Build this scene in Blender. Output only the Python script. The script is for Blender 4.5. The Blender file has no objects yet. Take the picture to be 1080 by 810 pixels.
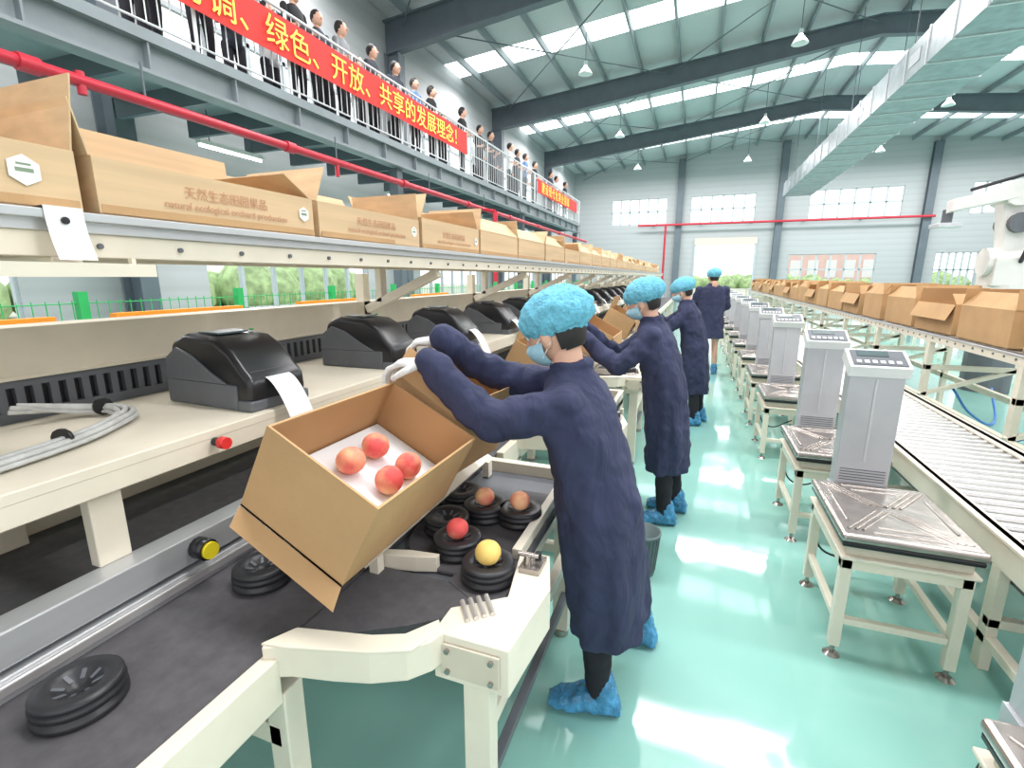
import bpy, bmesh, math, random
from mathutils import Vector, Matrix, noise
random.seed(7)
V=Vector
S=bpy.context.scene
def lin(c):
    return tuple(((x/255)/12.92 if x/255<=0.04045 else ((x/255+0.055)/1.055)**2.4) for x in c)+(1,)
MATS={}
def mat(name,rgb,rough=.5,metal=0,var=.06,scale=8,bump=0,bscale=40,emit=0,stretch=None,alpha=None,spec=None,coat=0,bdist=.01):
    if name in MATS: return MATS[name]
    m=bpy.data.materials.new(name); m.use_nodes=True
    nt=m.node_tree; b=nt.nodes['Principled BSDF']
    c=lin(rgb)
    tc=nt.nodes.new('ShaderNodeTexCoord'); mp=nt.nodes.new('ShaderNodeMapping')
    nt.links.new(tc.outputs['Object'],mp.inputs[0])
    if stretch: mp.inputs['Scale'].default_value=stretch
    n=nt.nodes.new('ShaderNodeTexNoise'); n.inputs['Scale'].default_value=scale; n.inputs['Detail'].default_value=4
    nt.links.new(mp.outputs[0],n.inputs['Vector'])
    r=nt.nodes.new('ShaderNodeValToRGB')
    r.color_ramp.elements[0].position=.3; r.color_ramp.elements[1].position=.7
    r.color_ramp.elements[0].color=tuple(max(0,x*(1-var*1.6)) for x in c[:3])+(1,)
    r.color_ramp.elements[1].color=tuple(min(1,x*(1+var)) for x in c[:3])+(1,)
    nt.links.new(n.outputs['Fac'],r.inputs[0]); nt.links.new(r.outputs[0],b.inputs['Base Color'])
    b.inputs['Roughness'].default_value=rough; b.inputs['Metallic'].default_value=metal
    if coat: b.inputs['Coat Weight'].default_value=coat
    if alpha is not None: b.inputs['Alpha'].default_value=alpha
    if bump:
        n2=nt.nodes.new('ShaderNodeTexNoise'); n2.inputs['Scale'].default_value=bscale; n2.inputs['Detail'].default_value=3
        n2.inputs['Distortion'].default_value=.6
        nt.links.new(mp.outputs[0],n2.inputs['Vector'])
        bp=nt.nodes.new('ShaderNodeBump'); bp.inputs['Strength'].default_value=bump; bp.inputs['Distance'].default_value=bdist
        nt.links.new(n2.outputs['Fac'],bp.inputs['Height']); nt.links.new(bp.outputs[0],b.inputs['Normal'])
    if emit:
        b.inputs['Emission Color'].default_value=c; b.inputs['Emission Strength'].default_value=emit
    MATS[name]=m; return m

CREAM=mat('cream_paint',(228,220,202),.35,0,.03)
CREAM2=mat('beige_panel',(206,198,180),.45,0,.04)
BELT=mat('belt_rubber',(84,82,86),.7,0,.12,30)
BLACK=mat('black_plastic',(30,31,35),.28,0,.1)
RUBBER=mat('cup_rubber',(42,43,47),.4,0,.1)
DGREY=mat('dark_grey_plastic',(96,100,106),.4,0,.06)
ALU=mat('aluminium',(200,202,204),.35,.5,.05,20,stretch=(1,.05,1))
STEEL=mat('steel_plate',(176,168,162),.24,.8,.12,14,.08,12)
STEELR=mat('roller_steel',(212,210,208),.28,.65,.05)
WHITE=mat('white_plastic',(230,232,232),.4,0,.02)
GREYW=mat('scale_grey',(184,186,190),.35,.25,.04)
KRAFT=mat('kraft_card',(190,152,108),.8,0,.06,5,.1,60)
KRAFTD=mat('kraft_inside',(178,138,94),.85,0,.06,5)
KLIGHT=mat('wood_print_card',(212,182,144),.75,0,.09,9,stretch=(1,.12,3))
RED=mat('red_paint',(190,38,58),.4,0,.05)
BANNER=mat('banner_cloth',(214,50,44),.7,0,.05)
YEL=mat('yellow_print',(255,225,90),.6,0,.02,emit=.2)
STRUCT=mat('structural_steel',(94,104,112),.5,0,.06,3)
STRUCTL=mat('deck_steel',(132,141,146),.5,0,.06,3)
GREEN=mat('green_fence_paint',(40,175,95),.5,0,.05)
ORANGE=mat('orange_paint',(245,150,40),.5,0,.05)
BLUEH=mat('blue_hose',(30,110,190),.4,0,.05)
CABLE=mat('cable_grey',(190,192,190),.5,0,.1,30)
NAVY=mat('navy_cloth',(50,55,84),.88,0,.09,7,.8,8,stretch=(1,1,.5),bdist=.05)
PANTS=mat('dark_trousers',(30,30,38),.85,0,.15,12)
CAP=mat('cap_nonwoven',(112,190,216),.8,0,.16,60,.9,70,bdist=.012)
SHOEC=mat('shoe_cover_film',(76,150,196),.3,0,.3,22,.9,35,bdist=.015)
SKIN=mat('skin',(214,168,145),.55,0,.05)
HAIR=mat('hair',(30,24,24),.6,0,.2,40)
MASK=mat('mask_fabric',(165,210,228),.8,0,.05,20,.2,30)
GLOVE=mat('glove_cotton',(226,226,224),.9,0,.05,60,.3,90)
FOAM=mat('foam_white',(236,238,240),.6,0,.02)
PEACHY=mat('peach_yellow',(240,205,115),.6,0,.08,20)
RUBRED=mat('red_knob',(220,50,50),.4,0,.03)
SCREEN=mat('lcd_display',(80,96,98),.2,0,.05)
BINM=mat('bin_plastic',(96,112,114),.5,0,.1)
DUCTM=mat('galvanised_duct',(146,156,160),.4,.35,.14,4)
LAMPM=mat('lamp_housing',(220,225,225),.4,0,.03)
FRAMEW=mat('window_frame',(176,186,190),.4,0,.02)
def peach_mat():
    m=bpy.data.materials.new('peach_skin'); m.use_nodes=True; nt=m.node_tree; b=nt.nodes['Principled BSDF']
    tc=nt.nodes.new('ShaderNodeTexCoord'); n=nt.nodes.new('ShaderNodeTexNoise'); n.inputs['Scale'].default_value=11; n.inputs['Detail'].default_value=5
    nt.links.new(tc.outputs['Object'],n.inputs['Vector']); r=nt.nodes.new('ShaderNodeValToRGB')
    e=r.color_ramp.elements; e[0].position=.34; e[0].color=lin((246,196,148)); e[1].position=.64; e[1].color=lin((222,88,86))
    nt.links.new(n.outputs['Fac'],r.inputs[0]); nt.links.new(r.outputs[0],b.inputs['Base Color']); b.inputs['Roughness'].default_value=.75
    return m
PEACH=peach_mat()

class B:
    def __init__(s,name): s.name=name; s.bm=bmesh.new(); s.mats=[]
    def mi(s,m):
        if m not in s.mats: s.mats.append(m)
        return s.mats.index(m)
    def faces(s,vs,fs,m,smooth=False):
        i=s.mi(m); bv=[s.bm.verts.new(v) for v in vs]
        for f in fs:
            try:
                ff=s.bm.faces.new([bv[k] for k in f]); ff.material_index=i; ff.smooth=smooth
            except ValueError: pass
    def box(s,lo,hi,m,M=None):
        x0,y0,z0=lo; x1,y1,z1=hi
        vs=[V(p) for p in ((x0,y0,z0),(x1,y0,z0),(x1,y1,z0),(x0,y1,z0),(x0,y0,z1),(x1,y0,z1),(x1,y1,z1),(x0,y1,z1))]
        if M is not None: vs=[M@v for v in vs]
        s.faces(vs,((0,3,2,1),(4,5,6,7),(0,1,5,4),(1,2,6,5),(2,3,7,6),(3,0,4,7)),m)
    def slab(s,o,u,v,th,m):
        o,u,v=V(o),V(u),V(v); n=u.cross(v).normalized()*th
        vs=[o,o+u,o+u+v,o+v,o+n,o+u+n,o+u+v+n,o+v+n]
        s.faces(vs,((0,3,2,1),(4,5,6,7),(0,1,5,4),(1,2,6,5),(2,3,7,6),(3,0,4,7)),m)
    def prism(s,pts,z0,z1,m):
        n=len(pts); vs=[V((p[0],p[1],z0)) for p in pts]+[V((p[0],p[1],z1)) for p in pts]
        fs=[tuple(range(n))[::-1],tuple(range(n,2*n))]+[(i,(i+1)%n,n+(i+1)%n,n+i) for i in range(n)]
        s.faces(vs,fs,m)
    def strip(s,path,th,z0,z1,m):
        P=[V((p[0],p[1])) for p in path]; L=[];R=[]
        for i,p in enumerate(P):
            d=(P[min(i+1,len(P)-1)]-P[max(i-1,0)]).normalized(); nn=V((-d.y,d.x))*th/2
            L.append(p+nn); R.append(p-nn)
        s.prism([tuple(x) for x in R]+[tuple(x) for x in L[::-1]],z0,z1,m)
    def cyl(s,p0,p1,r0,m,r1=None,seg=12,cap=True,smooth=True):
        if r1 is None: r1=r0
        p0,p1=V(p0),V(p1); d=(p1-p0)
        if d.length<1e-6: return
        d.normalize(); a=d.orthogonal().normalized(); b=d.cross(a)
        vs=[]
        for p,r in ((p0,r0),(p1,r1)):
            for i in range(seg):
                t=2*math.pi*i/seg; vs.append(p+(a*math.cos(t)+b*math.sin(t))*r)
        fs=[(i,(i+1)%seg,seg+(i+1)%seg,seg+i) for i in range(seg)]
        s.faces(vs,fs,m,smooth)
        if cap:
            s.faces(vs,[tuple(range(seg))[::-1],tuple(range(seg,2*seg))],m)
    def sph(s,c,r,m,seg=14,M=None,sc=(1,1,1)):
        rings=seg//2+1; vs=[]
        for j in range(rings+1):
            ph=math.pi*j/rings
            for i in range(seg):
                t=2*math.pi*i/seg
                v=V((math.sin(ph)*math.cos(t)*sc[0],math.sin(ph)*math.sin(t)*sc[1],math.cos(ph)*sc[2]))*r
                if M is not None: v=M@v
                vs.append(V(c)+v)
        fs=[(j*seg+i,(j+1)*seg+i,(j+1)*seg+(i+1)%seg,j*seg+(i+1)%seg) for j in range(rings) for i in range(seg)]
        s.faces(vs,fs,m,True)
    def cap(s,p0,p1,r0,r1,m,seg=12):
        s.cyl(p0,p1,r0,m,r1,seg); s.sph(p0,r0,m,seg); s.sph(p1,r1,m,seg)
    def chain(s,pts,rs,m,seg=12):
        for i in range(len(pts)-1): s.cap(pts[i],pts[i+1],rs[i],rs[i+1],m,seg)
    def lathe(s,prof,c,m,seg=24,M=None,smooth=True):
        vs=[];n=len(prof)
        for r,z in prof:
            for i in range(seg):
                t=2*math.pi*i/seg; v=V((r*math.cos(t),r*math.sin(t),z))
                if M is not None: v=M@v
                vs.append(V(c)+v)
        fs=[(j*seg+i,j*seg+(i+1)%seg,(j+1)*seg+(i+1)%seg,(j+1)*seg+i) for j in range(n-1) for i in range(seg)]
        s.faces(vs,fs,m,smooth)
    def loft(s,rings,m,seg=28,p=2.4,folds=None):
        vs=[]
        for q,(c,a,b) in enumerate(rings):
            A=folds[q] if folds else 0
            for i in range(seg):
                t=2*math.pi*i/seg; ct,st=math.cos(t),math.sin(t)
                k=1+A*(math.sin(9*t+.35*q)+.6*math.sin(5*t-.5*q+1))
                vs.append(V(c)+V(a)*k*(abs(ct)**(2/p)*(1 if ct>=0 else -1))+V(b)*k*(abs(st)**(2/p)*(1 if st>=0 else -1)))
        n=len(rings)
        fs=[(j*seg+i,j*seg+(i+1)%seg,(j+1)*seg+(i+1)%seg,(j+1)*seg+i) for j in range(n-1) for i in range(seg)]
        fs+= [tuple(range(seg))[::-1],tuple(range((n-1)*seg,n*seg))]
        s.faces(vs,fs,m,True)
    def done(s,parent=None,bevel=0,remesh=0,disp=0,dscale=.1,smooth=0,merge=True):
        if merge: bmesh.ops.remove_doubles(s.bm,verts=s.bm.verts,dist=1e-6)
        bmesh.ops.recalc_face_normals(s.bm,faces=s.bm.faces)
        me=bpy.data.meshes.new(s.name); s.bm.to_mesh(me); s.bm.free()
        for m in s.mats: me.materials.append(m)
        o=bpy.data.objects.new(s.name,me); S.collection.objects.link(o)
        if parent: o.parent=parent
        if bevel:
            b=o.modifiers.new('b','BEVEL'); b.width=bevel; b.segments=2; b.limit_method='ANGLE'
        if remesh:
            r=o.modifiers.new('r','REMESH'); r.mode='VOXEL'; r.voxel_size=remesh; r.use_smooth_shade=True
        if smooth:
            q=o.modifiers.new('s','SMOOTH'); q.iterations=smooth; q.factor=.5
        if disp:
            t=bpy.data.textures.new(s.name+'_t','CLOUDS'); t.noise_scale=dscale; t.noise_depth=2
            d=o.modifiers.new('d','DISPLACE'); d.texture=t; d.strength=disp; d.mid_level=.5; d.texture_coords='GLOBAL'
        return o
def empty(name,loc=(0,0,0)):
    e=bpy.data.objects.new(name,None); e.location=loc; e.empty_display_size=.1; S.collection.objects.link(e); return e
def text(body,name,size,loc,rot,m,parent=None,ext=.001,spacing=1):
    c=bpy.data.curves.new(name,'FONT'); c.body=body; c.size=size; c.extrude=ext; c.space_character=spacing
    c.materials.append(m); o=bpy.data.objects.new(name,c); S.collection.objects.link(o)
    o.location=loc; o.rotation_euler=rot
    if parent: o.parent=parent
    return o
def curve(name,paths,r,m,parent=None):
    c=bpy.data.curves.new(name,'CURVE'); c.dimensions='3D'; c.bevel_depth=r; c.bevel_resolution=3; c.resolution_u=8
    for pts in paths:
        sp=c.splines.new('BEZIER'); sp.bezier_points.add(len(pts)-1)
        for bp,p in zip(sp.bezier_points,pts): bp.co=p; bp.handle_left_type=bp.handle_right_type='AUTO'
    c.materials.append(m); o=bpy.data.objects.new(name,c); S.collection.objects.link(o)
    if parent:o.parent=parent
    return o

# ============ CAMERA ============
cam=bpy.data.cameras.new('camera'); co=bpy.data.objects.new('camera',cam); S.collection.objects.link(co)
co.location=(0,0,1.6); co.rotation_euler=(math.radians(90-12.4),0,math.radians(20.3))
cam.sensor_width=36; cam.lens=17.13; cam.clip_start=.05; cam.clip_end=300
S.camera=co

# ============ WORLD / LIGHT ============
w=bpy.data.worlds.new('world'); S.world=w; w.use_nodes=True
bg=w.node_tree.nodes['Background']; bg.inputs[0].default_value=(.97,.965,1,1); bg.inputs[1].default_value=1.5
S.view_settings.view_transform='Standard'; S.view_settings.look='None'
S.view_settings.exposure=0.2

# ============ ROOM ============
XL,XR,YF,YB=-8.6,18.5,36.2,-4
EAVE,SL,RX=8.7,.1,5.0
def rz(x): return EAVE+SL*((x-XL) if x<RX else (2*RX-XL-x))
def floor_mat():
    m=bpy.data.materials.new('epoxy_floor'); m.use_nodes=True; nt=m.node_tree; b=nt.nodes['Principled BSDF']
    tc=nt.nodes.new('ShaderNodeTexCoord'); n=nt.nodes.new('ShaderNodeTexNoise'); n.inputs['Scale'].default_value=.8; n.inputs['Detail'].default_value=6
    nt.links.new(tc.outputs['Object'],n.inputs['Vector']); r=nt.nodes.new('ShaderNodeValToRGB')
    e=r.color_ramp.elements; e[0].position=.3; e[0].color=lin((134,188,177)); e[1].position=.7; e[1].color=lin((152,200,190))
    nt.links.new(n.outputs['Fac'],r.inputs[0]); nt.links.new(r.outputs[0],b.inputs['Base Color']); b.inputs['Roughness'].default_value=.07
    b.inputs['Coat Weight'].default_value=.4; b.inputs['Coat Roughness'].default_value=.05
    n2=nt.nodes.new('ShaderNodeTexNoise'); n2.inputs['Scale'].default_value=3; bp=nt.nodes.new('ShaderNodeBump'); bp.inputs['Strength'].default_value=.10; bp.inputs['Distance'].default_value=.02
    nt.links.new(tc.outputs['Object'],n2.inputs['Vector']); nt.links.new(n2.outputs['Fac'],bp.inputs['Height']); nt.links.new(bp.outputs[0],b.inputs['Normal'])
    return m
f=B('floor'); f.box((XL-.2,YB,-.1),(XR+.2,YF+.2,0),floor_mat()); f.done()
GRASS=mat('outside_ground',(190,196,180),.9,0,.1,.5)
g=B('outside_ground'); g.box((-60,-40,-.3),(70,110,-.12),GRASS); g.done()

def corr_mat(name,rgb,scale,axis,dark=.93,bs=.3):
    m=bpy.data.materials.new(name); m.use_nodes=True; nt=m.node_tree; b=nt.nodes['Principled BSDF']
    b.inputs['Roughness'].default_value=.5
    tc=nt.nodes.new('ShaderNodeTexCoord'); wv=nt.nodes.new('ShaderNodeTexWave'); wv.bands_direction=axis; wv.inputs['Scale'].default_value=scale
    nt.links.new(tc.outputs['Object'],wv.inputs['Vector']); bp=nt.nodes.new('ShaderNodeBump'); bp.inputs['Strength'].default_value=bs; bp.inputs['Distance'].default_value=.02
    nt.links.new(wv.outputs['Fac'],bp.inputs['Height']); nt.links.new(bp.outputs[0],b.inputs['Normal'])
    r=nt.nodes.new('ShaderNodeValToRGB'); r.color_ramp.elements[0].color=tuple(x*dark for x in lin(rgb)[:3])+(1,); r.color_ramp.elements[1].color=lin(rgb)
    r.color_ramp.elements[1].position=.4
    nt.links.new(wv.outputs['Fac'],r.inputs[0]); nt.links.new(r.outputs[0],b.inputs['Base Color'])
    return m
WALLC=corr_mat('wall_cladding',(172,175,177),.9,'Z',.94,.15)
def wall(name,fixed,th,axis,a0,a1,z1f,ops,m):
    b=B(name); us=sorted(set([a0,a1]+[o[0] for o in ops]+[o[1] for o in ops])); 
    zs=sorted(set([0]+[o[2] for o in ops]+[o[3] for o in ops]))
    for i in range(len(us)-1):
        for j in range(len(zs)):
            u0,u1=us[i],us[i+1]; z0=zs[j]; 
            um=(u0+u1)/2; top=z1f
            zz=zs[j+1] if j+1<len(zs) else top
            if j+1<len(zs):
                zm=(z0+zz)/2
                if any(o[0]<um<o[1] and o[2]<zm<o[3] for o in ops): continue
            if axis=='y': b.box((fixed-th,u0,z0),(fixed,u1,zz),m)
            else: b.box((u0,fixed,z0),(u1,fixed+th,zz),m)
    return b.done(merge=False)
left_ops=[]
for k in range(5):
    y=-2.2+7.7*k
    left_ops+= [(y+1.3,y+6.2,.95,2.9),(y+1.0,y+6.5,5.1,7.0)]
wall('wall_left',XL,.2,'y',YB,YF,EAVE-.05,left_ops,WALLC)
far_ops=[(-5.9,-2.2,5.1,6.8),(-.7,3.2,5.1,6.8),(6.2,11,5.1,6.8),(14.2,17.8,5.1,6.8),
         (-.2,3.4,0,3.7),(5.4,10.1,1.1,3.0),(13.0,15,1.0,3.0)]
wall('wall_far',YF,.2,'x',XL-.2,XR+.2,EAVE+.0,far_ops,WALLC)
gb=B('wall_far_gable'); 
gb.faces([V((XL-.2,YF,EAVE)),V((RX,YF,EAVE)),V((XR+.2,YF,EAVE)),V((RX,YF,rz(RX)))],[(0,1,3),(1,2,3)],WALLC); gb.done()
right_ops=[(1+7.7*k,6.5+7.7*k,1.0,3.2) for k in range(4)]+[(1+7.7*k,6.5+7.7*k,5.1,7.0) for k in range(4)]
wall('wall_right',XR+.2,.2,'y',YB,YF,EAVE-.05,right_ops,WALLC)
def winframe(name,axis,fixed,o,nu,nz):
    b=B(name); t=.08
    def bar(u0,u1,z0,z1):
        if axis=='y': b.box((fixed-.12,u0,z0),(fixed-.04,u1,z1),FRAMEW)
        else: b.box((u0,fixed+.04,z0),(u1,fixed+.12,z1),FRAMEW)
    for i in range(nu+1):
        u=o[0]+(o[1]-o[0])*i/nu; bar(u-t/2 if i else u,(u+t/2) if i<nu else u,o[2],o[3])
    for j in range(nz+1):
        z=o[2]+(o[3]-o[2])*j/nz; bar(o[0],o[1],z-t/2 if j else z,z+t/2 if j<nz else z)
    b.done(merge=False)
n=1
for o in left_ops: winframe('window_%d'%n,'y',XL,o,6,2); n+=1
for o in far_ops:
    if o[2]>0: winframe('window_%d'%n,'x',YF,o,6,2); n+=1
for o in right_ops: winframe('window_%d'%n,'y',XR+.2,o,6,2); n+=1
rd=B('door_1'); rd.box((-.3,YF-.12,3.7),(3.5,YF-.01,4.1),CREAM2); rd.box((-.3,YF-.06,0),(-.2,YF-.01,3.7),FRAMEW); rd.box((3.4,YF-.06,0),(3.5,YF-.01,3.7),FRAMEW); rd.done()
TREE=mat('tree_foliage',(176,205,150),.9,0,.25,2)
tb=B('tree_row')
for i in range(30):
    x=-26+random.uniform(-2,2); y=-4+i*1.4; r=random.uniform(1.2,2.0)
    tb.sph((x,y,r*.5),r,TREE,8,sc=(1,1,random.uniform(.8,1.1)))
for i in range(34):
    x=-10+i*1.6; y=84+random.uniform(-2,2); r=random.uniform(1.0,1.9)
    tb.sph((x,y,r*.3),r,TREE,8)
tb.done(merge=False)
ob=B('distant_building'); PB=mat('pink_building',(226,196,188),.8,0,.05,1)
ob.box((11,92,-.1),(32,100,5.2),PB); 
for k in range(8): ob.box((11.6+k*2.5,91.9,1.5),(13.1+k*2.5,92,4.2),WHITE)
ob.done(merge=False)

# roof
RB=B('ceiling'); ROOFM=corr_mat('roof_sheet',(192,195,198),3.0,'Y',.9,.4)
SKYL=mat('skylight_sheet',(245,250,250),.5,0,.02,emit=2.6)
sky=[(2.0,3.1),(9.0,10.1),(16.7,17.9),(24.4,25.6),(31.6,32.8)]
ys=[YB]; 
for a,b_ in sky: ys+=[a,b_]
ys.append(YF+.2)
for (x0,x1) in ((XL-.2,RX),(RX,XR+.2)):
    for i in range(len(ys)-1):
        m=SKYL if i%2==1 else ROOFM
        y0,y1=ys[i],ys[i+1]
        RB.faces([V((x0,y0,rz(x0))),V((x1,y0,rz(x1))),V((x1,y1,rz(x1))),V((x0,y1,rz(x0)))],[(0,1,2,3)],m)
RB.done()
pb=B('roof_purlins'); x=XL+.7
while x<XR:
    z=rz(x); pb.box((x-.035,YB,z-.24),(x+.035,YF,z-.03),STRUCTL); x+=1.35
pb.done(merge=False)
for k in range(5):
    y=5.4+7.7*k-7.7
    rb=B('roof_rafter')
    for (xa,xb) in ((XL+.02,RX),(RX,XR)):
        for (dz0,dz1,hw) in ((-.29,-.25,.13),(-.85,-.81,.13),(-.82,-.26,.02)):
            za,zb=rz(xa),rz(xb)
            e0=.25 if xa<0 else 0; e1=.25 if xb==XR else 0
            lowa=dz0-(e0 if dz0<-.5 else 0); lowb=dz0-(e1 if dz0<-.5 else 0)
            hi_a=dz1-(e0 if dz1<-.5 else 0); hi_b=dz1-(e1 if dz1<-.5 else 0)
            vs=[V((xa,y-hw,za+lowa)),V((xb,y-hw,zb+lowb)),V((xb,y+hw,zb+lowb)),V((xa,y+hw,za+lowa)),
                V((xa,y-hw,za+hi_a)),V((xb,y-hw,zb+hi_b)),V((xb,y+hw,zb+hi_b)),V((xa,y+hw,za+hi_a))]
            rb.faces(vs,((0,3,2,1),(4,5,6,7),(0,1,5,4),(1,2,6,5),(2,3,7,6),(3,0,4,7)),STRUCT)
    rb.done(merge=False)
    for cx in (XL+.28,XR-.1):
        cb=B('steel_column')
        cb.box((cx-.22,y-.14,0),(cx-.19,y+.14,7.6),STRUCT); cb.box((cx+.19,y-.14,0),(cx+.22,y+.14,7.6),STRUCT)
        cb.box((cx-.19,y-.015,0),(cx+.19,y+.015,7.6),STRUCT); cb.done(merge=False)
for cx in (-1.4,4.6,12.2):
    cb=B('steel_column'); cb.box((cx-.2,YF-.35,0),(cx+.2,YF-.32,rz(cx)-.3),STRUCT); cb.box((cx-.2,YF-.05,0),(cx+.2,YF-.02,rz(cx)-.3),STRUCT)
    cb.box((cx-.02,YF-.32,0),(cx+.02,YF-.05,rz(cx)-.3),STRUCT); cb.done(merge=False)
br=B('roof_bracing')
for k in range(4):
    y0=5.4+7.7*k
    for xs in ((-8,-1.5),(-1.5,5)):
        br.cyl((xs[0],y0,rz(xs[0])-.5),(xs[1],y0+7.7,rz(xs[1])-.5),.02,STRUCT,seg=6)
        br.cyl((xs[1],y0,rz(xs[1])-.5),(xs[0],y0+7.7,rz(xs[0])-.5),.02,STRUCT,seg=6)
br.done(merge=False)
db=B('ventilation_duct')
db.box((4.2,3,6.0),(5.6,32.5,6.7),DUCTM)
y=3.0
while y<32.6:
    db.box((4.175,y-.02,5.975),(5.625,y+.02,6.725),ALU); y+=1.2
for y in range(5,33,5):
    for xx in (4.3,5.5): db.cyl((xx,y,6.7),(xx,y,rz(xx)-.1),.012,STRUCT,seg=6)
for y in range(6,32,4):
    db.box((4.185,y+.2,6.22),(4.2,y+.8,6.48),GREYW)
db.done(merge=False)
for X in (-3.8,2.2,8.4):
    for Y in (9.3,17,24.6,32):
        lb=B('high_bay_lamp'); z=7.9
        lb.cyl((X,Y,z+.35),(X,Y,rz(X)-.1),.012,STRUCT,seg=6)
        lb.lathe([(.05,.36),(.06,.2),(.1,.16),(.2,.02),(.22,0),(.2,0),(.0,.03)],(X,Y,z),LAMPM,16)
        lb.done(merge=False)

def area(name,loc,sx,sy,p,rot=(0,0,0),col=(1,.96,.965)):
    l=bpy.data.lights.new(name,'AREA'); l.shape='RECTANGLE'; l.size=sx; l.size_y=sy; l.energy=p; l.color=col
    o=bpy.data.objects.new(name,l); S.collection.objects.link(o); o.location=loc; o.rotation_euler=rot; return o
for i,(a,b_) in enumerate(sky):
    area('skylight_daylight',(-1.8,(a+b_)/2,rz(-1.8)-1.25),12.5,1.0,720)
    area('skylight_daylight',(11.5,(a+b_)/2,rz(11.5)-1.25),12.5,1.0,720)
FILL_TUBE=mat('fill_tube_glow',(255,252,248),.5,0,.01,emit=5)
for y in (1.5,6.5,11.5,17,22):  # invented tube fixtures, added to brighten the space under the mezzanine
    tl=B('added_fill_tube'); tl.box((-7.35,y-.6,3.60),(-7.25,y+.6,3.66),LAMPM); tl.cyl((-7.3,y-.58,3.575),(-7.3,y+.58,3.575),.018,FILL_TUBE,seg=8)
    tl.cyl((-7.3,y-.4,3.66),(-7.3,y-.4,4.12),.008,STRUCT,seg=6); tl.cyl((-7.3,y+.4,3.66),(-7.3,y+.4,4.12),.008,STRUCT,seg=6)
    tl.done(merge=False)
    area('added_fill_light',(-7.3,y,3.54),.1,1.1,75)  # added fill light below each invented tube

# ============ MEZZANINE ============
MX=-5.75; MY1=25.5; MI=XL+.52
mb=B('mezzanine_deck')
mb.box((MI,YB,4.12),(MX+.02,MY1,4.2),STRUCTL)
for hw in ((3.76,3.80),(4.08,4.12)): mb.box((MX-.22,YB,hw[0]),(MX+.02,MY1,hw[1]),STRUCTL)
mb.box((MX-.11,YB,3.8),(MX-.09,MY1,4.08),STRUCTL)
y=YB+.5
while y<MY1:
    mb.box((MI+.02,y-.04,3.85),(MX-.2,y+.04,4.12),STRUCT); 
    mb.box((MX-.1,y-.01,3.8),(MX+.0,y+.01,4.08),STRUCTL); y+=1.1
mb.done(merge=False)
rl=B('mezzanine_railing'); RW=mat('railing_paint',(215,218,220),.4,0,.03)
for z in (5.3,4.75,4.3): rl.cyl((MX-.06,YB,z),(MX-.06,MY1,z),.022 if z>5 else .014,RW,seg=8)
y=YB
while y<=MY1+.01:
    rl.cyl((MX-.06,y,4.2),(MX-.06,y,5.3),.022,RW,seg=8); y+=1.475
y=YB
while y<MY1:
    rl.cyl((MX-.06,y,4.3),(MX-.06,y,5.3),.008,RW,seg=5,cap=False); y+=.145
rl.done(merge=False)
bn=empty('slogan_banner')
b=B('cloth')
def banner(y0,y1,z0,z1):
    N=int((y1-y0)/.15); 
    for i in range(N):
        ya=y0+(y1-y0)*i/N; yb=y0+(y1-y0)*(i+1)/N
        xa=MX+.03+.012*math.sin(ya*3); xb=MX+.03+.012*math.sin(yb*3)
        b.faces([V((xa,ya,z0)),V((xb,yb,z0)),V((xb,yb,z1)),V((xa,ya,z1))],[(0,1,2,3)],BANNER,True)
banner(3.0,12.2,4.64,5.16); banner(18.2,24.6,4.64,5.12); b.done(bn)
R90=(math.pi/2,0,math.pi/2)
text('创新、协调、绿色、开放、共享的发展理念！','slogan',.42,(MX+.058,3.25,4.74),R90,YEL,bn,.002,1.04)
text('建设现代化果业强镇','slogan_far',.42,(MX+.058,18.6,4.72),R90,YEL,bn,.002,1.3)
pp=B('fire_pipe'); PX=MX+.12
pp.cyl((PX,YB,3.42),(PX,MY1+1,3.42),.055,RED); 
for y in range(-3,26,3):
    pp.cyl((PX,y-.08,3.42),(PX,y+.08,3.42),.075,RED); pp.cyl((PX,y+1,3.42),(PX,y+1,3.8),.012,STRUCT,seg=6)
pp.cyl((PX,7,3.42),(PX,7,3.2),.035,RED); pp.cyl((PX,3.4,3.3),(PX,3.4,3.5),.04,RED)
pp.done(merge=False)
pp=B('fire_pipe'); pp.cyl((-4,YF-.5,5.0),(12.5,YF-.5,5.0),.07,RED); pp.cyl((-2.2,YF-.5,0),(-2.2,YF-.5,5.0),.07,RED)
for xx in range(-3,12,3): pp.box((xx-.04,YF-.5,4.96),(xx+.04,YF-.02,5.04),STRUCT)
pp.done(merge=False)
pp=B('fire_pipe'); pp.cyl((-5.3,13,0),(-5.3,13,3.35),.07,RED); pp.cyl((-5.3,13,3.35),(-5.6,13,3.40),.05,RED); pp.done(merge=False)
for yy in (9.2,17,25.3):
    cb=B('steel_column'); cb.box((MX-.3,yy-.1,0),(MX-.1,yy+.1,3.75),STRUCT); cb.done()

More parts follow.
